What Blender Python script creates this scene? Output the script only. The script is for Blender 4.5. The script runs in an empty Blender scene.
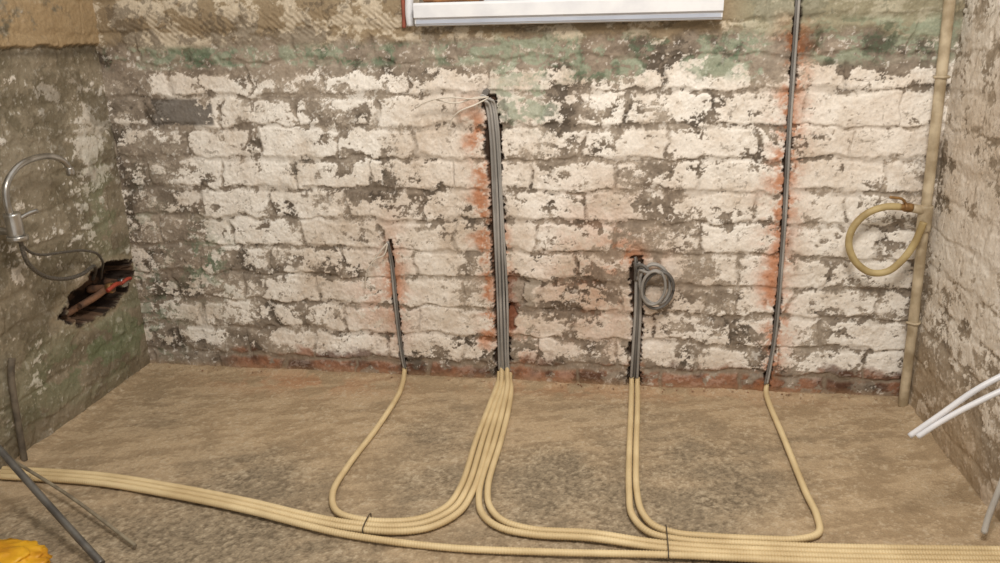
import bpy, numpy as np, math, bmesh
from mathutils import Matrix, Vector, noise
SC=bpy.context.scene
try: SC.view_settings.view_transform='Standard'
except Exception: pass
W=2.6; H=1.75
# ---------------------------------------------------------------- helpers
def lin(c):
    c=np.array(c,float)/255.0
    return np.where(c<=0.04045,c/12.92,((c+0.055)/1.055)**2.4)
def vn(x,y,seed):
    t=np.random.RandomState(seed).rand(256,256)
    xi=np.floor(x).astype(int);yi=np.floor(y).astype(int);fx=x-xi;fy=y-yi
    fx=fx*fx*(3-2*fx);fy=fy*fy*(3-2*fy)
    a=t[xi%256,yi%256];b=t[(xi+1)%256,yi%256];c=t[xi%256,(yi+1)%256];d=t[(xi+1)%256,(yi+1)%256]
    return (a*(1-fx)+b*fx)*(1-fy)+(c*(1-fx)+d*fx)*fy
def fbm(x,y,s,seed,octv=5,g=0.55,sy=None):
    sy=s if sy is None else sy
    o=0;a=1
    for i in range(octv):
        o=o+a*vn(x*s*2**i+37.7*i,y*sy*2**i+11.3*i,seed+i*17);a*=g
    return (o-o.mean())/o.std()
def worley(x,y,s,seed):
    R=np.random.RandomState(seed);px=R.rand(256,256);py=R.rand(256,256);pid=R.rand(256,256)
    X=x*s;Y=y*s;xi=np.floor(X).astype(int);yi=np.floor(Y).astype(int)
    best=np.full(X.shape,9.);idv=np.zeros(X.shape)
    for i in(-1,0,1):
        for j in(-1,0,1):
            a=(xi+i)%256;b=(yi+j)%256
            d=np.hypot(xi+i+px[a,b]-X,yi+j+py[a,b]-Y)
            m=d<best
            idv=np.where(m,pid[a,b],idv);best=np.where(m,d,best)
    return best,idv
def ss(a,b,x):
    t=np.clip((x-a)/(b-a),0,1);return t*t*(3-2*t)
def gz(x,z,cx,cz,rx,rz): return np.exp(-(((x-cx)/rx)**2+((z-cz)/rz)**2))
def box(x,z,x0,x1,z0,z1,e): return ss(x0-e,x0+e,x)*(1-ss(x1-e,x1+e,x))*ss(z0-e,z0+e,z)*(1-ss(z1-e,z1+e,z))
def mix(c,d,m):
    d=np.asarray(d,float)
    return c*(1-m[...,None])+d*m[...,None]
def C(*c): return lin(c)

def nodes(name):
    m=bpy.data.materials.new(name);m.use_nodes=True;nt=m.node_tree
    return m,nt,nt.nodes["Principled BSDF"]
def attr_mat(name,scale,lo,hi,bump,rough=0.92,scale2=None):
    m,nt,b=nodes(name);N=nt.nodes;L=nt.links
    a=N.new("ShaderNodeAttribute");a.attribute_name="Col"
    tc=N.new("ShaderNodeTexCoord")
    n=N.new("ShaderNodeTexNoise");n.inputs["Scale"].default_value=scale;n.inputs["Detail"].default_value=5;n.inputs["Roughness"].default_value=.65
    L.new(tc.outputs["Object"],n.inputs["Vector"])
    r=N.new("ShaderNodeMapRange");r.inputs[1].default_value=.3;r.inputs[2].default_value=.7;r.inputs[3].default_value=lo;r.inputs[4].default_value=hi
    L.new(n.outputs[0],r.inputs[0])
    mx=N.new("ShaderNodeVectorMath");mx.operation='SCALE';L.new(a.outputs["Color"],mx.inputs[0]);L.new(r.outputs[0],mx.inputs["Scale"])
    L.new(mx.outputs[0],b.inputs["Base Color"])
    b.inputs["Roughness"].default_value=rough;b.inputs["Specular IOR Level"].default_value=.2
    n2=N.new("ShaderNodeTexNoise");n2.inputs["Scale"].default_value=scale2 or scale*.7;n2.inputs["Detail"].default_value=6
    L.new(tc.outputs["Object"],n2.inputs["Vector"])
    bp=N.new("ShaderNodeBump");bp.inputs["Strength"].default_value=bump;bp.inputs["Distance"].default_value=.004
    L.new(n2.outputs[0],bp.inputs["Height"]);L.new(bp.outputs[0],b.inputs["Normal"])
    return m
def pmat(name,c,rough=.6,metal=0,c2=None,scale=30,bump=.1):
    m,nt,b=nodes(name);N=nt.nodes;L=nt.links
    c=lin(c);c2=lin(c2) if c2 is not None else c*.75
    tc=N.new("ShaderNodeTexCoord");n=N.new("ShaderNodeTexNoise");n.inputs["Scale"].default_value=scale;n.inputs["Detail"].default_value=4
    L.new(tc.outputs["Object"],n.inputs["Vector"])
    r=N.new("ShaderNodeValToRGB");r.color_ramp.elements[0].position=.38;r.color_ramp.elements[1].position=.62
    r.color_ramp.elements[0].color=(*c2,1);r.color_ramp.elements[1].color=(*c,1)
    L.new(n.outputs[0],r.inputs[0]);L.new(r.outputs[0],b.inputs["Base Color"])
    b.inputs["Roughness"].default_value=rough;b.inputs["Metallic"].default_value=metal
    bp=N.new("ShaderNodeBump");bp.inputs["Strength"].default_value=bump;bp.inputs["Distance"].default_value=.001
    L.new(n.outputs[0],bp.inputs["Height"]);L.new(bp.outputs[0],b.inputs["Normal"])
    return m
def link(o,parent=None):
    SC.collection.objects.link(o)
    if parent: o.parent=parent
    return o
def empty(name):
    e=bpy.data.objects.new(name,None);e.empty_display_size=.05;SC.collection.objects.link(e);return e
def gridmesh(name,P,col,mat,keep=None):
    n,m=P.shape[:2]
    me=bpy.data.meshes.new(name)
    idx=np.arange(n*m).reshape(n,m)
    q=np.stack([idx[:-1,:-1],idx[1:,:-1],idx[1:,1:],idx[:-1,1:]],-1)
    if keep is not None: q=q[keep]
    q=q.reshape(-1,4)
    me.vertices.add(n*m);me.vertices.foreach_set("co",P.reshape(-1).astype(np.float32))
    me.loops.add(q.size);me.loops.foreach_set("vertex_index",q.reshape(-1).astype(np.int32))
    me.polygons.add(len(q));me.polygons.foreach_set("loop_start",(np.arange(len(q))*4).astype(np.int32))
    me.polygons.foreach_set("loop_total",np.full(len(q),4,np.int32))
    me.polygons.foreach_set("use_smooth",np.ones(len(q),bool))
    me.update(calc_edges=True)
    ca=me.color_attributes.new("Col",'FLOAT_COLOR','POINT')
    cc=np.ones((n*m,4),np.float32);cc[:,:3]=np.clip(col.reshape(-1,3),0,1)
    ca.data.foreach_set("color",cc.reshape(-1))
    me.materials.append(mat)
    return link(bpy.data.objects.new(name,me))
def catmull(pts,step):
    P=[np.array(p,float) for p in pts]
    P=[2*P[0]-P[1]]+P+[2*P[-1]-P[-2]]
    out=[]
    for i in range(1,len(P)-2):
        p0,p1,p2,p3=P[i-1:i+3]
        d01=max(np.linalg.norm(p1-p0),1e-5)**.5;d12=max(np.linalg.norm(p2-p1),1e-5)**.5;d23=max(np.linalg.norm(p3-p2),1e-5)**.5
        t0=0;t1=d01;t2=t1+d12;t3=t2+d23
        for t in np.linspace(t1,t2,24,endpoint=False):
            A1=(t1-t)/(t1-t0)*p0+(t-t0)/(t1-t0)*p1;A2=(t2-t)/(t2-t1)*p1+(t-t1)/(t2-t1)*p2;A3=(t3-t)/(t3-t2)*p2+(t-t2)/(t3-t2)*p3
            B1=(t2-t)/(t2-t0)*A1+(t-t0)/(t2-t0)*A2;B2=(t3-t)/(t3-t1)*A2+(t-t1)/(t3-t1)*A3
            out.append((t2-t)/(t2-t1)*B1+(t-t1)/(t2-t1)*B2)
    out.append(P[-2]);out=np.array(out)
    s=np.r_[0,np.cumsum(np.linalg.norm(np.diff(out,axis=0),axis=1))]
    n=max(3,int(s[-1]/step)+1);u=np.linspace(0,s[-1],n)
    return np.stack([np.interp(u,s,out[:,k]) for k in range(3)],1),u
def tube(name,pts,r,mat,parent=None,corr=None,seg=12,step=.006):
    if corr: step=corr/4
    P,u=catmull(pts,step);n=len(P)
    T=np.gradient(P,axis=0);T/=np.linalg.norm(T,axis=1)[:,None]+1e-12
    up=np.array([0,0,1.]) if abs(T[0][2])<.9 else np.array([1.,0,0])
    nr=np.cross(T[0],up);nr/=np.linalg.norm(nr);Ns=[nr]
    for i in range(1,n):
        v=Ns[-1]-T[i]*np.dot(Ns[-1],T[i]);v/=np.linalg.norm(v);Ns.append(v)
    Ns=np.array(Ns);B=np.cross(T,Ns)
    rr=np.full(n,r)
    if corr: rr=r-.0014*(0.5-0.5*np.cos(2*np.pi*u/corr))
    th=np.linspace(0,2*np.pi,seg,endpoint=False)
    V=P[:,None,:]+rr[:,None,None]*(Ns[:,None,:]*np.cos(th)[None,:,None]+B[:,None,:]*np.sin(th)[None,:,None])
    V=V.reshape(-1,3)
    i=np.arange(n-1)[:,None]*seg;j=np.arange(seg)[None,:];j2=(j+1)%seg
    q=np.stack([i+j,i+j2,i+seg+j2,i+seg+j],-1).reshape(-1,4).tolist()
    q.append(list(range(seg))[::-1]);q.append([(n-1)*seg+k for k in range(seg)])
    me=bpy.data.meshes.new(name);me.from_pydata(V.tolist(),[],q)
    for p in me.polygons:p.use_smooth=len(p.vertices)==4
    me.materials.append(mat)
    return link(bpy.data.objects.new(name,me),parent)
def boxo(name,a,b,mat,parent=None,bev=.003):
    bm=bmesh.new();bmesh.ops.create_cube(bm,size=1)
    a=Vector(a);b=Vector(b);c=(a+b)/2;d=b-a
    for v in bm.verts:v.co=Vector((v.co.x*d.x+c.x,v.co.y*d.y+c.y,v.co.z*d.z+c.z))
    if bev:bmesh.ops.bevel(bm,geom=bm.edges[:],offset=bev,segments=2,affect='EDGES')
    me=bpy.data.meshes.new(name);bm.to_mesh(me);bm.free();me.materials.append(mat)
    return link(bpy.data.objects.new(name,me),parent)

# ---------------------------------------------------------------- wall pattern
WHITE=C(236,230,222);WH2=C(208,195,180);G1=C(164,152,138);G2=C(124,113,101);DK=C(78,70,62)
RUST=C(176,110,66);GREEN=C(96,122,98);PGREEN=C(150,163,142);TAN=C(172,148,114)
def pattern(x,z,seed,bias,course=.1,pitch=.26,zoff=.062,xoff=.13,js=1.0):
    """colour, displacement and masks of old whitewashed brickwork"""
    wx=x+.007*fbm(x,z,14,seed+1,3);wz=z+.005*fbm(x,z,14,seed+2,3)
    wx2=x+.014*fbm(x,z,28,seed+3,5,.6);wz2=z+.009*fbm(x,z,28,seed+4,5,.6)
    r=np.floor((wz-zoff)/course).astype(int)
    fz=((wz-zoff)/course-r)*course
    bx=(wx-xoff)/pitch+.5*(r%2)+.07*np.sin(r*2.3);b=np.floor(bx).astype(int);fx=(bx-b)*pitch
    jd=np.minimum(np.minimum(fz,course-fz),np.minimum(fx,pitch-fx)*1.4)
    jw=.006+.004*fbm(x,z,9,seed+5,3)
    joint=(1-ss(jw*.4,jw+.009,jd))*js
    br=np.random.RandomState(seed+9).rand(64,64)[r%64,b%64]
    n1=fbm(x,z,5,seed+20,6,.6);n2=fbm(x,z,15,seed+40,6,.62,22);n3=fbm(x,z,80,seed+60,4,.7)
    _,wid=worley(wx2,wz2*1.55,17,seed+70);_,wid2=worley(wx2,wz2*1.3,44,seed+80)
    s=bias+.34*n1+.42*n2+.15*n3+1.2*(wid-.5)+.75*(wid2-.5)+.4*(br-.5)-.85*joint
    wm=ss(-.05,.05,s)
    g=fbm(x,z,10,seed+100,6,.62);g2=fbm(x,z,60,seed+120,4,.7)
    t=np.clip(.5+.24*g+.14*g2+.30*(wid2-.5)+.3*(br-.5),0,1)
    base=G2[None,None]*(1-t[...,None])+G1[None,None]*t[...,None]
    dirty=ss(-.5,-.42,s)*(1-wm)*ss(-.3,.3,g+.3*n3+.8*(wid-.5))
    base=mix(base,WH2*.9,dirty*.6)
    dk=ss(1.2,1.5,-g+.4*g2+.9*(wid2-.5))
    base=mix(base,DK,dk*.7)
    spk=ss(1.5,1.7,n3+.5*g2+.25*n1);base=mix(base,WHITE*.85,spk*.7)
    base=mix(base,C(108,98,87),np.exp(-((s+.12)/.07)**2)*.45)  # thin shadow outline painted into the base just outside the flake edges
    big=fbm(x,z,2.5,seed+160,4,.6)
    wt=np.clip(.68+.22*fbm(x,z,9,seed+140,6,.7)+.10*n3-.10*big,0,1)
    white=WH2[None,None]*(1-wt[...,None])+WHITE[None,None]*wt[...,None]
    ck=np.exp(-(np.abs(fbm(wx,wz,8,seed+180,5,.6,16))/.035)**2)*ss(.1,.6,fbm(x,z,7,seed+200,4))
    pit=ss(1.8,2.1,g2+.3*n3)
    white=mix(white,C(140,128,114),np.maximum.reduce([ck*.7,pit*.6,joint*.35]))
    col=base*(1-wm[...,None])+white*wm[...,None]
    col=col*(1-.06*np.clip(big,-1,1.5)[...,None]*np.array([.7,1,1.25]))
    d=-.0048*joint+.0008*(br-.5)*2+.0012*g+.0005*g2+.0015*wm+.0002*n3-.0016*dk-.001*ck*wm
    return col,d,dict(s=s,wm=wm,joint=joint,br=br,n1=n1,n2=n2,n3=n3,g=g,g2=g2,wid=wid,wid2=wid2)
WM=attr_mat("peeling_whitewash_brick",150,.87,1.11,.3)

# ---- back wall
xs=np.linspace(-.03,W+.03,1000);zs=np.linspace(-.02,H,660)
x,z=np.meshgrid(xs,zs,indexing='ij')
bias=.52+0*x
bias-=.75*(1-ss(.08,.40,x+.08*np.sin(z*9)))
bias-=1.7*ss(1.0,1.06,z)
bias-=1.4*(1-ss(.05,.12,z))
bias-=1.1*gz(x,z,.36,.17,.13,.09)+1.0*gz(x,z,1.95,.38,.12,.25)+.45*gz(x,z,.75,.62,.35,.1)+.8*gz(x,z,.13,.75,.1,.3)+.5*gz(x,z,1.5,.12,.3,.05)
bias+=.55*gz(x,z,2.35,.85,.2,.22)+.3*gz(x,z,1.0,.72,.3,.3)+.3*gz(x,z,1.6,.62,.3,.25)+.3*gz(x,z,.6,.90,.35,.1)+.3*gz(x,z,1.05,.25,.3,.15)
col,d,M=pattern(x,z,11,bias)
n1,n2,n3,g,g2=M['n1'],M['n2'],M['n3'],M['g'],M['g2']
tb=ss(1.10,1.14,z+.012*n1+.006*n2)
tc_=mix(np.broadcast_to(C(150,134,110),x.shape+(3,)),C(200,188,168),ss(-.1,.5,n2+.4*g+.9*(M['wid2']-.5)))
comb=.5+.5*np.sin((x*.8+z*1.0)*330+2*n1)
cm=box(x,z,.12,1.02,1.135,1.215,.02)*ss(-1.0,-.2,n1)
tc_=mix(tc_,C(126,108,84),comb*cm*.6)
tc_=mix(tc_,C(96,86,74),ss(.5,1.0,g+.4*n3)*.6)
tc_=mix(tc_,C(150,154,134),box(x,z,2.0,2.6,1.1,1.75,.05)*.5)
col=col*(1-tb[...,None])+tc_*tb[...,None];d=d+tb*.007-comb*cm*.0015
gm=.9*box(x,z,.02,1.4,1.05,1.115,.012)*ss(-.6,.1,n2*.8+n1*.3+.7*(M['wid']-.5))
gm=np.maximum(gm,.9*box(x,z,1.30,1.50,.86,1.0,.03)*ss(-.6,.0,n2+.5*n1))
gm=np.maximum(gm,.9*box(x,z,1.3,2.1,1.0,1.13,.02)*ss(-.5,.1,n2+.4*g))
gm=np.maximum(gm,.85*box(x,z,2.22,2.6,1.04,1.16,.02)*ss(-.7,.0,n2+.2))
gm=np.maximum(gm,.95*gz(x,z,.27,.40,.11,.11)*ss(-.3,.1,n2+.2));gm=np.maximum(gm,.8*gz(x,z,.05,.3,.1,.3)*ss(-.3,.2,n2))
gc=mix(np.broadcast_to(GREEN,x.shape+(3,)),PGREEN,ss(-.4,.5,g+.3*n1+.8*(x-1.0)))
gc=mix(gc,C(84,80,68),ss(.6,1.0,-g+.4*n3)*.5)
gm=gm*(1-.75*ss(.66,.70,M['wid2']));col=col*(1-.78*gm[...,None])+gc*.78*gm[...,None]
rb=(1-ss(.055,.095,z-.016*n2))*ss(.2,.4,x)*ss(-.2,.15,n2*.6+n1*.3+(M['wid']-.5)*1.2+.3)
rc=mix(np.broadcast_to(C(92,60,45),x.shape+(3,)),C(150,100,72),ss(-1,1,g))
rc=mix(rc,C(140,128,112),M['joint']*.9)
col=col*(1-.8*rb[...,None])+rc*.8*rb[...,None]
db=box(x,z,.14,.37,.87,.955,.006)*ss(-.7,-.3,n2+.5*n3+.3);col=mix(col,C(90,84,78),db*.85);d-=db*.004
def cl(z,pts): return np.interp(z,[p[1] for p in pts],[p[0] for p in pts])
edge=.004*n2+.003*n3
c2=cl(z,[(1.316,0),(1.311,.295),(1.305,.633),(1.298,.884),(1.286,.96)])-.007
k2=(1-ss(.020,.024,np.abs(x-c2)+edge))*(1-ss(.955,.965,z))
c1=cl(z,[(.963,0),(.954,.10),(.944,.284),(.94,.494)]);k1=(1-ss(.006,.010,np.abs(x-c1)+edge*.7))*(1-ss(.49,.50,z))
c3=cl(z,[(1.752,0),(1.756,.24),(1.748,.46)]);k3=(1-ss(.016,.020,np.abs(x-c3)+edge))*(1-ss(.45,.46,z))
c4=cl(z,[(2.178,0),(2.191,.222),(2.187,.549),(2.175,.88),(2.167,1.21),(2.155,1.8)]);k4=(1-ss(.006,.010,np.abs(x-c4)+edge*.6))
hb=(1-ss(.8,1.0,np.hypot((x-1.355)/.035,(z-.33)/.075)+.2*n2))
hb2=(1-ss(.8,1.0,np.hypot((x-1.335)/.032,(z-.22)/.06)+.2*n2))
K=np.maximum.reduce([k1,k2,k3,k4])
rn=ss(-.7,.6,n1*.3+n2*.7+.35*n3+1.2*(M['wid2']-.5))
wob=.012*n2+.010*n1
rust=np.maximum.reduce([
 np.exp(-((x-c4-.002+wob)/.046)**2)*(.15+.85*rn)*(1-ss(1.1,1.2,z)),
 np.exp(-((x-c2+.034+wob)/.034)**2)*box(x,z,0,3,.10,.93,.08)*(.12+.88*rn),
 np.exp(-((x-c2-.03)/.018)**2)*box(x,z,0,3,.1,.55,.06)*rn*.8,
 gz(x,z,1.71,.45,.10,.10)*(.15+.85*rn),gz(x,z,1.62,.38,.18,.26)*(.12+.35*rn),gz(x,z,1.745,.455,.035,.045)*.95,
 gz(x,z,.945,.33,.05,.19)*(.1+.9*rn),gz(x,z,.90,.28,.11,.12)*.55*rn,gz(x,z,1.36,.12,.08,.12)*.5*rn])
lum=col.mean(-1,keepdims=True)
col=col*(1-.85*rust[...,None])+(RUST[None,None]*(.5+.85*lum))*.85*rust[...,None]
kc=mix(np.broadcast_to(C(66,52,43),x.shape+(3,)),C(104,74,56),ss(-.5,.8,n2))
col=mix(col,C(128,78,56),np.maximum(hb*.6,hb2*.9))
col=col*(1-K[...,None])+kc*K[...,None]
d=d-.018*K-.014*hb-.012*hb2
pm=(1-ss(.8,1,np.hypot((x-1.39)/.04,(z-.33)/.06)+.25*n2));col=mix(col,C(160,148,134),pm*.8)
col=mix(col,C(166,138,108),(1-ss(0,.035,z))*.55)
xm=(x[:-1,:-1]+x[1:,1:])/2;zm=(z[:-1,:-1]+z[1:,1:])/2
keep=~((xm>1.08)&(xm<1.955)&(zm>1.19)&(zm<1.72))
gridmesh("wall_back",np.stack([x,-d,z],-1),col,WM,keep)

# ---- left wall
ys=np.r_[np.linspace(-2.6,-1.0,60)[:-1],np.linspace(-1.0,.03,380)]
zs=np.linspace(-.02,H,560);y,z=np.meshgrid(ys,zs,indexing='ij')
bias=-.95-.4*(1-ss(.25,.4,z))+1.2*gz(y,z,-.12,.80,.09,.2)+.95*gz(y,z,-.5,.22,.09,.07)+.7*gz(y,z,-.45,1.02,.22,.07)+.7*gz(y,z,-.33,.64,.12,.1)-1.5*ss(1.05,1.12,z)
col,d,M=pattern(y,z,311,bias,xoff=.05,js=.6)
n1,n2,n3,g=M['n1'],M['n2'],M['n3'],M['g']
col=mix(col,C(136,128,104),.50*(1-.5*M['wm']))
col=mix(col,C(100,92,75),.55*ss(.1,1.0,n1-.4*n2))
gm=np.maximum(gz(y,z,-.2,.16,.4,.13),.7*gz(y,z,-.1,.6,.1,.2))*ss(-.6,.2,n2+.3*n1);col=mix(col,C(106,122,90),gm*.65)
tb=ss(1.125,1.135,z+.004*n2);col=mix(col,TAN,tb*.8*ss(-1.4,0,n2+n1*.3+.3));d=d+tb*.016
dl=np.exp(-((z-1.11+.004*n2)/.012)**2);col=mix(col,C(84,76,64),dl*.6)
col=mix(col,C(130,118,98),(1-ss(0,.1,z))*.6)
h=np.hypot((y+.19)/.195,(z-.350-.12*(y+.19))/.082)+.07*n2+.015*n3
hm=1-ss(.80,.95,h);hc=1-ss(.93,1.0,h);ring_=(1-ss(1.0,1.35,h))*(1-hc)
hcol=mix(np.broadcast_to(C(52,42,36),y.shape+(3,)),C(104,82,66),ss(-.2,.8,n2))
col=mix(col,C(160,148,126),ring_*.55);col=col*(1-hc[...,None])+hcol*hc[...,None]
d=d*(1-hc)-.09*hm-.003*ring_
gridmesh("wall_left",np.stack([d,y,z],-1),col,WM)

# ---- right wall
ys=np.r_[np.linspace(-2.6,-.9,60)[:-1],np.linspace(-.9,.03,340)]
y,z=np.meshgrid(ys,zs,indexing='ij')
bias=.35-.8*(1-ss(.15,.4,z))+.3*gz(y,z,-.2,.6,.2,.4)
col,d,M=pattern(y,z,611,bias,xoff=.02,js=.5)
n1,n2,g=M['n1'],M['n2'],M['g']
col=mix(col,C(190,174,150),.25+0*y);col=mix(col,C(176,154,124),.55*(1-ss(0,.25,z+.04*n1)))
gridmesh("wall_right",np.stack([W-d*.8,y,z],-1)[::-1],col[::-1],WM)

# ---- floor
xs=np.linspace(-.03,W+.03,760);ys=np.r_[np.linspace(-2.7,-1.25,40)[:-1],np.linspace(-1.25,.04,430)]
x,y=np.meshgrid(xs,ys,indexing='ij')
n1=fbm(x,y,3,901,6,.5);n2=fbm(x,y,14,921,5,.55);n3=fbm(x,y,95,941,4,.85);st=fbm(x*.9+y*.4,y-x*.35,9,961,4,.6,30)
nearw=np.minimum(np.minimum(-y,x),W-x)
sand=.15+.35*n1+.12*n2+.12*st+1.2*(1-ss(.0,.22,nearw))+.9*gz(x,y,2.35,-.35,.25,.4)+.9*gz(x,y,.5,-.3,.35,.25)-.8*gz(x,y,1.15,-.45,.14,.35)-.8*gz(x,y,1.55,-.6,.2,.3)-.9*gz(x,y,1.95,-.6,.2,.3)-.7*gz(x,y,.75,-.65,.2,.15)-.6*gz(x,y,.8,-1.0,.5,.12)+.3*gz(x,y,1.5,-.25,.3,.12)
sm=ss(-1.2,1.0,sand)
dark=mix(np.broadcast_to(C(134,121,102),x.shape+(3,)),C(158,144,122),ss(-.9,.9,n3+.2*n2))
dark=mix(dark,C(98,87,72),ss(.9,1.4,-n3+.2*n2)*.65)
sandc=mix(np.broadcast_to(C(168,146,117),x.shape+(3,)),C(190,168,138),ss(-1,1,st+.4*n2+.25*n3))
col=dark*(1-.82*sm[...,None])+sandc*.82*sm[...,None]
col=mix(col,C(178,126,90),np.maximum(gz(x,y,.62,-.08,.3,.08),.6*gz(x,y,1.5,-.04,.8,.05))*.55*ss(-1,.6,n2+.3))
col=mix(col,C(200,186,163),ss(1.3,1.7,n3+.3*n2)*.5)
zz=.0018*n1+.0006*n2+.0005*n3-.004+.012*(1-ss(0,.045,nearw+.006*n2))
FM=attr_mat("dusty_concrete",280,.78,1.19,.5,.95,200)
gridmesh("floor",np.stack([x,y,zz],-1),col,FM)

# ---------------------------------------------------------------- rubble
R=np.random.RandomState(5)
bm=bmesh.new()
def chip(cx,cy,cz,s):
    for q in bmesh.ops.create_icosphere(bm,subdivisions=1,radius=s)['verts']:
        q.co=Vector((q.co.x*R.uniform(.6,1.3)+cx,q.co.y*R.uniform(.6,1.3)+cy,q.co.z*R.uniform(.4,.8)+cz))
for i in range(90):
    s=R.choice([.002,.003,.004]);chip(R.uniform(.05,2.55),-.010-abs(R.normal(0,.010)),s*.3+.005,s)
me=bpy.data.meshes.new("plaster_rubble");bm.to_mesh(me);bm.free();me.materials.append(pmat("rubble",(166,140,112),.95,0,(130,92,70),9,.3))
link(bpy.data.objects.new("plaster_rubble",me))

# ---------------------------------------------------------------- window
WP=pmat("white_upvc",(226,228,232),.4,0,(212,214,220),12,.05);GP=pmat("grey_sill_lip",(180,188,204),.4,0,(168,176,192),10,.05)
PL=pmat("reveal_plaster",(186,174,154),.95,0,(150,134,112),14,.5);WOODM=pmat("window_board",(170,120,74),.6,0,(120,80,46),20,.2)
win=empty("window_1")
bm=bmesh.new();prof=[(.30,1.235),(-.058,1.228),(-.062,1.221),(-.062,1.187),(-.056,1.184),(-.052,1.184),(-.052,1.170),(-.044,1.163),(-.036,1.163),(-.034,1.195),(.30,1.195)]
a=[bm.verts.new((1.075,p[0],p[1])) for p in prof];b=[bm.verts.new((1.958,p[0],p[1])) for p in prof]
n=len(prof)
for i in range(n): bm.faces.new((a[i],a[(i+1)%n],b[(i+1)%n],b[i]))
bm.faces.new(a[::-1]);bm.faces.new(b)
bmesh.ops.recalc_face_normals(bm,faces=bm.faces)
me=bpy.data.meshes.new("sill");bm.to_mesh(me);bm.free();me.materials.append(WP)
link(bpy.data.objects.new("sill",me),win)
boxo("sill_lip",(1.075,-.0535,1.166),(1.958,-.030,1.184),GP,win,.004)
boxo("reveal_left",(1.03,.012,1.18),(1.075,.32,1.76),PL,win)
boxo("reveal_right",(1.958,.012,1.18),(2.0,.32,1.76),PL,win)
boxo("reveal_top",(1.03,.012,1.715),(2.0,.32,1.76),PL,win)
for nm,a,b in (("frame_left",(1.075,.2,1.236),(1.135,.26,1.715)),("frame_right",(1.898,.2,1.236),(1.958,.26,1.715)),("frame_bottom",(1.135,.2,1.236),(1.898,.26,1.30)),("frame_top",(1.135,.2,1.655),(1.898,.26,1.715)),("mullion",(1.49,.2,1.3),(1.55,.26,1.655))):
    boxo(nm,a,b,WP,win)
gm_,nt,bs=nodes("window_glass");bs.inputs["Base Color"].default_value=(.6,.65,.7,1);bs.inputs["Roughness"].default_value=.05;bs.inputs["Transmission Weight"].default_value=.6
boxo("glass",(1.135,.225,1.30),(1.898,.235,1.655),gm_,win,0)
boxo("wood_block",(1.10,-.045,1.230),(1.27,.04,1.275),WOODM,win)
rf=empty("plaster_stop_bead")
tube("bead",[(1.052,-.012,1.165),(1.05,-.014,1.2),(1.052,-.012,1.26),(1.05,-.012,1.4)],.013,WP,rf,seg=8)
tube("bead_edge",[(1.030,-.01,1.16),(1.032,-.012,1.2),(1.030,-.01,1.4)],.006,pmat("red_primer",(150,84,66),.8),rf,seg=8)

# ---------------------------------------------------------------- corrugated conduit
CM=pmat("beige_corrugated_plastic",(222,202,160),.5,0,(202,180,138),8,.05)
RC=.0088
def conduit(pts):
    P=[(a/1000,b/1000,(c/1000)) for a,b,c in [(p+(9.5,))[:3] for p in pts]]
    return tube("corrugated_conduit",P,RC,CM,corr=.0068,seg=12)
cd1=conduit([(963,2,34),(966,-22,18),(972,-60),(984,-174),(979,-405),(965,-600),(969,-740),(1008,-817),(1070,-842),(1160,-842),(1228,-819),(1276,-765),(1294,-680),(1292,-420),(1295,-200),(1297,-60),(1298,-18,16),(1297,2,34)])
conduit([(8,-733),(304,-731),(559,-764),(774,-803),(960,-846),(1060,-861),(1170,-861),(1240,-837),(1294,-775),(1312,-685),(1310,-400),(1310,-200),(1311,-60),(1308,-18,30),(1305,2,52)])
cdl=conduit([(8,-751),(304,-749),(559,-782),(774,-821),(960,-864),(1060,-880),(1180,-880),(1257,-853),(1312,-785),(1330,-690),(1328,-400),(1325,-200),(1323,-60),(1318,-18,16),(1315,2,36)])
cds=conduit([(8,-769),(304,-767),(559,-800),(774,-839),(960,-884),(1060,-905),(1300,-925),(1560,-912),(1820,-890),(2150,-873),(2596,-831)])
conduit([(1334,2,30),(1336,-20,15),(1345,-60),(1358,-200),(1364,-420),(1366,-670),(1387,-757),(1428,-808),(1500,-832),(1640,-830),(1820,-851),(2150,-838),(2596,-796)])
conduit([(1325,2,54),(1327,-18,36),(1334,-60,22),(1341,-200,12),(1346,-420),(1348,-700),(1372,-786),(1420,-833),(1500,-852),(1640,-850),(1820,-869),(2150,-855),(2596,-813)])
cdr=conduit([(1744,2,34),(1744,-20,15),(1743,-60),(1740,-190),(1733,-430),(1730,-640),(1738,-750),(1775,-810),(1845,-831),(2025,-826),(2150,-820),(2596,-778)])
conduit([(2178,2,30),(2174,-20,15),(2172,-60),(2174,-330),(2175,-589),(2179,-700),(2166,-768),(2112,-797),(2025,-806),(1900,-810),(1840,-807),(1790,-785),(1762,-735),(1750,-640),(1752,-430),(1760,-190),(1763,-60),(1763,-20,15),(1763,2,34)])
TM=pmat("dark_tie",(84,74,60),.5)
def tie(par,xc,y0,y1,zt=.0215):
    tube("cable_tie",[(xc,y0,.004),(xc,y0,zt-.004),(xc,y0-.006,zt),(xc,y1+.006,zt),(xc,y1,zt-.004),(xc,y1,.004),(xc,y1+.006,.001),(xc,y0-.006,.001),(xc,y0,.004)],.0016,TM,par,seg=6,step=.003)
tie(cdl,1.10,-.829,-.893);tie(cdr,1.815,-.790,-.902)

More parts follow.
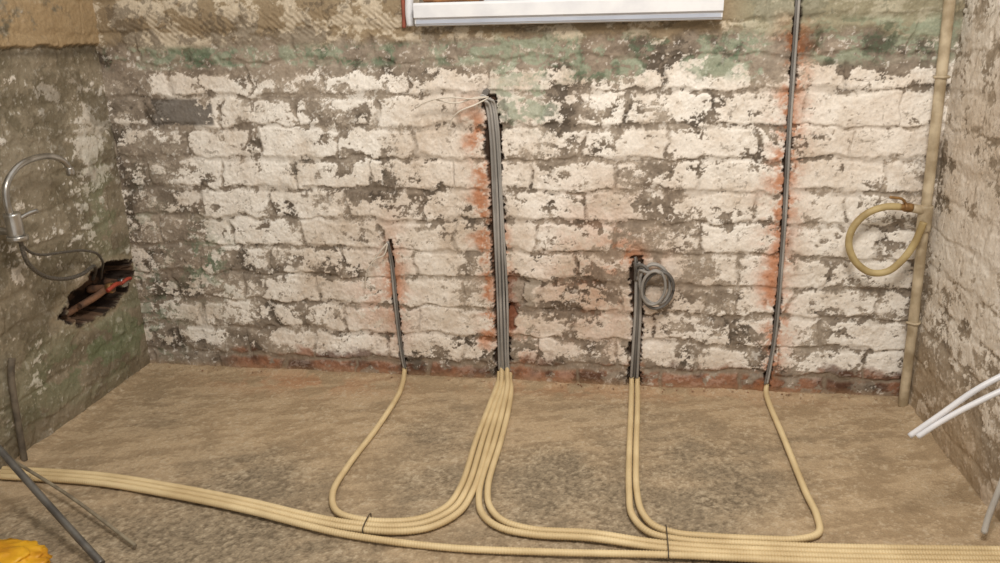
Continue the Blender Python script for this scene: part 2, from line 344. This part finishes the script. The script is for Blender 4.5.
# ---------------------------------------------------------------- cables
GC=pmat("grey_pvc_cable",(168,165,161),.45,0,(138,135,131),6,.03);GD=pmat("dark_grey_cable",(116,113,110),.45,0,(88,85,82),6,.03)
WC=pmat("white_wire",(222,214,202),.45,0,(190,182,170),8,.03)
def cname(e,i,pts,r,m): tube("cable_%d"%i,pts,r,m,e,seg=8,step=.006)
e=empty("central_riser_cables")
base=[1.298,1.306,1.314,1.322,1.330,1.311]
for i,bx in enumerate(base):
    o=(bx-1.314)
    yb=-.004 if i<5 else -.011
    cname(e,i,[(bx,-.004,.045),(1.313+o*.95,yb,.10),(1.312+o*.9+.003*math.sin(i*2),yb,.295),(1.308+o*.9,yb,.50),(1.304+o*.85+.003*math.sin(i*3),yb,.66),(1.298+o*.8,yb,.85),(1.289+o*.8,yb-.004,.93),(1.282+o*.9,yb-.015,.962-.004*i),(1.272+o,yb-.012,.945)],.0042,GD if i in(2,) else GC)
w=lambda i,p:tube("wire_%d"%i,p,.0025,WC,e,seg=6)
w(1,[(1.285,-.02,.955),(1.24,-.05,.952),(1.17,-.06,.958),(1.10,-.05,.945),(1.06,-.04,.925)])
w(2,[(1.285,-.02,.952),(1.25,-.05,.935),(1.20,-.06,.915),(1.175,-.05,.89),(1.17,-.045,.868)])
w(3,[(1.285,-.02,.955),(1.25,-.04,.955),(1.19,-.05,.94),(1.13,-.05,.95)])
tube("cable_end",[(1.278,.01,.97),(1.276,-.012,.968),(1.276,-.02,.967)],.010,GD,e,seg=8)
e=empty("socket_riser_cable")
cname(e,1,[(.963,-.004,.036),(.955,-.005,.10),(.945,-.005,.284),(.940,-.006,.44),(.936,-.014,.492)],.0052,GC)
cname(e,2,[(.969,-.008,.036),(.962,-.009,.10),(.953,-.008,.24),(.948,-.009,.40),(.939,-.014,.487)],.004,GD)
tube("wire_1",[(.937,-.014,.49),(.92,-.03,.47),(.885,-.04,.425),(.86,-.04,.37),(.855,-.035,.335)],.0025,WC,e,seg=6)
tube("wire_2",[(.937,-.014,.49),(.925,-.03,.45),(.90,-.04,.44),(.868,-.04,.40)],.0025,WC,e,seg=6)
e=empty("coiled_riser_cable")
for i,o in enumerate((-.011,-.001,.009)):
    cname(e,i,[(1.753+o,-.004,.036),(1.755+o*.9,-.007,.15),(1.757+o*.8,-.007,.28),(1.752+o*.6,-.008,.40),(1.748+o*.6,-.014,.44)],.0048,GC if i!=1 else GD)
def ring(cx,cz,rx,rz,a0,turns,y0,tilt,pre):
    pts=list(pre);N_=int(turns*12)
    for k in range(N_+1):
        t=a0-k/12*2*math.pi
        u=rx*math.cos(t);v=rz*math.sin(t)
        pts.append((cx+u*math.cos(tilt)-v*math.sin(tilt),y0-.0008*k,cz+u*math.sin(tilt)+v*math.cos(tilt)))
    return pts
cname(e,5,ring(1.805,.375,.046,.066,2.2,1.6,-.026,.15,[(1.750,-.012,.38),(1.752,-.020,.425)]),.005,GC)
cname(e,6,ring(1.815,.360,.046,.062,2.3,1.4,-.042,-.25,[(1.744,-.012,.38),(1.748,-.030,.432),(1.765,-.038,.438)]),.005,GD)
cname(e,7,ring(1.800,.372,.036,.056,2.2,1.2,-.056,-.1,[(1.756,-.014,.38),(1.757,-.036,.420)]),.0048,GC)
cname(e,8,[(1.748,-.014,.44),(1.742,-.02,.46),(1.744,-.03,.43),(1.75,-.02,.40)],.004,GD)
e=empty("switch_riser_cable")
cname(e,1,[(2.178,-.004,.036),(2.183,-.005,.09),(2.191,-.005,.222),(2.188,-.005,.549),(2.176,-.005,.88),(2.168,-.006,1.21),(2.157,-.006,1.7)],.0045,GC)
cname(e,2,[(2.170,-.01,.036),(2.176,-.01,.09),(2.184,-.009,.222),(2.181,-.008,.549),(2.169,-.009,.88),(2.161,-.008,1.21),(2.150,-.008,1.7)],.0035,GD)

# ---------------------------------------------------------------- water pipe + hose
PP=pmat("painted_steel_pipe",(200,186,160),.55,0,(154,138,112),18,.3);BR=pmat("brass",(170,134,86),.5,.5,(130,98,62),30,.2)
e=empty("water_pipe")
tube("pipe",[(2.583,-.05,.0),(2.577,-.05,.25),(2.566,-.048,.60),(2.556,-.05,.9),(2.546,-.05,1.2),(2.53,-.05,1.7)],.0145,PP,e,seg=16)
tube("coupling",[(2.5665,-.048,.565),(2.5645,-.048,.64)],.020,PP,e,seg=12)
tube("tee_branch",[(2.56,-.052,.625),(2.535,-.056,.632),(2.525,-.056,.634)],.013,PP,e,seg=12)
for zc,xc in ((.28,2.576),(1.0,2.5535)): tube("clip",[(xc+.02,-.0,zc),(xc+.02,-.05,zc),(xc,-.067,zc),(xc-.02,-.05,zc)],.004,PP,e,seg=8)
HM=pmat("yellow_rubber_hose",(190,172,126),.6,0,(154,134,92),14,.2)
h=empty("gas_hose")
tube("hose",[(2.49,-.06,.638),(2.45,-.062,.638),(2.400,-.065,.618),(2.366,-.066,.575),(2.360,-.066,.525),(2.385,-.066,.472),(2.43,-.066,.440),(2.475,-.070,.445),(2.510,-.080,.485),(2.535,-.086,.54),(2.550,-.086,.60)],.0105,HM,h,seg=12)
tube("nut",[(2.522,-.058,.635),(2.505,-.06,.637),(2.500,-.06,.637)],.014,BR,h,seg=6,step=.005)
tube("valve",[(2.508,-.06,.636),(2.48,-.06,.638)],.010,BR,h,seg=8,step=.005)
tube("valve_lever",[(2.505,-.062,.645),(2.49,-.068,.662),(2.455,-.07,.668)],.004,BR,h,seg=8,step=.004)

# ---------------------------------------------------------------- faucet
CH=pmat("chrome",(196,194,190),.28,.9,(160,158,154),20,.05);BRD=pmat("braided_hose",(120,116,110),.45,.4,(84,80,74),260,.6)
DKM=pmat("dark_rusty_iron",(134,98,74),.8,.1,(92,70,56),40,.6);REDV=pmat("red_valve_handle",(176,72,52),.6)
f=empty("kitchen_faucet")
X=.10
tube("spout",[(X,-.615,.69),(X,-.622,.74),(X,-.612,.785),(X,-.565,.823),(X,-.50,.838),(X,-.43,.834),(X,-.385,.815),(X,-.365,.79),(X,-.362,.775)],.0085,CH,f,seg=14)
tube("aerator",[(X,-.364,.792),(X,-.362,.770)],.0115,CH,f,seg=14,step=.004)
tube("body",[(X,-.612,.650),(X,-.613,.70),(X,-.614,.712)],.020,CH,f,seg=16)
tube("base_plate",[(X,-.611,.638),(X,-.611,.650)],.026,CH,f,seg=16,step=.004)
tube("lever",[(X,-.60,.690),(X+.01,-.57,.70),(X+.02,-.545,.704)],.006,CH,f,seg=10)
tube("wall_bracket",[(.0,-.60,.66),(X,-.61,.66)],.010,CH,f,seg=10)
tube("supply_hose_1",[(X,-.605,.640),(.09,-.585,.57),(.07,-.51,.505),(.06,-.42,.468),(.05,-.33,.455),(.03,-.25,.455),(.0,-.20,.43),(-.04,-.17,.385)],.006,BRD,f,seg=10)
tube("supply_hose_2",[(X,-.615,.640),(.09,-.57,.595),(.07,-.50,.565),(.06,-.40,.545),(.05,-.31,.525),(.045,-.24,.495),(.03,-.20,.455),(.0,-.17,.42),(-.04,-.13,.375)],.004,BRD,f,seg=10)
v=empty("wall_pipe_valves")
tube("pipe_stub_1",[(-.07,-.16,.345),(-.02,-.16,.35),(.025,-.165,.355)],.013,DKM,v,seg=12)
tube("pipe_stub_2",[(-.07,-.07,.34),(-.02,-.08,.345),(.015,-.09,.35)],.012,DKM,v,seg=12)
tube("elbow",[(-.02,-.28,.330),(-.01,-.23,.337),(.0,-.17,.35)],.011,DKM,v,seg=12)
tube("crosspipe",[(-.05,-.04,.33),(-.05,-.32,.31)],.011,DKM,v,seg=12)
tube("valve_handle",[(.028,-.200,.356),(.034,-.165,.366),(.028,-.130,.360)],.007,REDV,v,seg=10)
tube("valve_nut",[(.004,-.165,.354),(.024,-.165,.355)],.018,BR,v,seg=6,step=.01)
tube("valve_nut_2",[(-.002,-.088,.348),(.018,-.09,.35)],.017,CH,v,seg=6,step=.01)
tube("valve_handle_2",[(.022,-.115,.354),(.028,-.09,.362),(.022,-.062,.356)],.006,REDV,v,seg=10)

# ---------------------------------------------------------------- loose items
tube("leaning_metal_tube",[(.545,-1.078,.010),(.36,-.988,.09),(.177,-.90,.176),(.02,-.825,.25)],.0085,pmat("dull_metal",(120,118,114),.4,.5,(92,90,88),20,.1),seg=12)
tube("thin_rod",[(.58,-1.003,.006),(.32,-.87,.032),(.03,-.735,.05)],.0045,pmat("rod_wood",(148,138,118),.7,0,(116,106,90),30,.2),seg=8)
tube("old_iron_pipe",[(.022,-.672,.0),(.02,-.66,.14),(.018,-.645,.26),(.018,-.63,.30)],.009,pmat("old_grey_pipe",(112,102,88),.8,0,(78,70,60),30,.3),seg=12)
PV=pmat("white_plastic_pipe",(226,226,230),.35,0,(206,208,214),10,.03)
e=empty("white_water_pipes")
tube("pipe_1",[(2.60,-.75,.475),(2.53,-.75,.437),(2.46,-.752,.388),(2.39,-.752,.318),(2.338,-.752,.266)],.0065,PV,e,seg=12)
tube("pipe_2",[(2.60,-.76,.435),(2.53,-.76,.405),(2.46,-.76,.360),(2.40,-.757,.312),(2.352,-.757,.268)],.0065,PV,e,seg=12)
tube("drain_strap",[(2.605,-.70,.36),(2.575,-.72,.25),(2.555,-.73,.14),(2.54,-.735,.06),(2.535,-.74,.022)],.007,pmat("frosted_tube",(200,198,194),.3,0,(176,174,170),10,.03),e,seg=10)
bm=bmesh.new();bmesh.ops.create_icosphere(bm,subdivisions=5,radius=1)
for q in bm.verts:
    c=q.co.copy();k=1+.22*noise.noise(c*2.1)+.22*abs(noise.noise(c*4.5))+.08*noise.noise(c*11)
    q.co=Vector((.30+c.x*.12*k,-1.12+c.y*.075*k,max(.0,.018+c.z*.032*k)))
me=bpy.data.meshes.new("yellow_plastic_bag");bm.to_mesh(me);bm.free()
for p in me.polygons:p.use_smooth=True
me.materials.append(pmat("yellow_plastic",(226,172,40),.4,0,(200,140,30),20,.1));link(bpy.data.objects.new("yellow_plastic_bag",me))

# ---------------------------------------------------------------- light, world, camera
w=bpy.data.worlds.new("world");SC.world=w;w.use_nodes=True
bg=w.node_tree.nodes["Background"];bg.inputs[0].default_value=(1,.945,.87,1);bg.inputs[1].default_value=.76
def area(name,loc,tgt,size,power,colr):
    l=bpy.data.lights.new(name,'AREA');l.shape='RECTANGLE';l.size=size[0];l.size_y=size[1];l.energy=power;l.color=colr
    o=link(bpy.data.objects.new(name,l));o.location=loc;o.rotation_euler=(Vector(tgt)-Vector(loc)).to_track_quat('-Z','Y').to_euler()
area("ceiling_lamp",(1.85,-1.9,2.4),(1.6,-.1,.6),(.5,.5),44,(1,.925,.83))
cam=bpy.data.cameras.new("camera");co=link(bpy.data.objects.new("camera",cam))
p=[1.6799,-2.4133,1.1399,0.1538,0.3092,-0.0208,778.2115]
R3=Matrix.Rotation(p[3],3,'Z')@Matrix.Rotation(math.pi/2-p[4],3,'X')@Matrix.Rotation(p[5],3,'Z')
co.matrix_world=Matrix.Translation(Vector(p[:3]))@R3.to_4x4()
cam.lens=p[6]*36/1000;cam.clip_start=.05;SC.camera=co
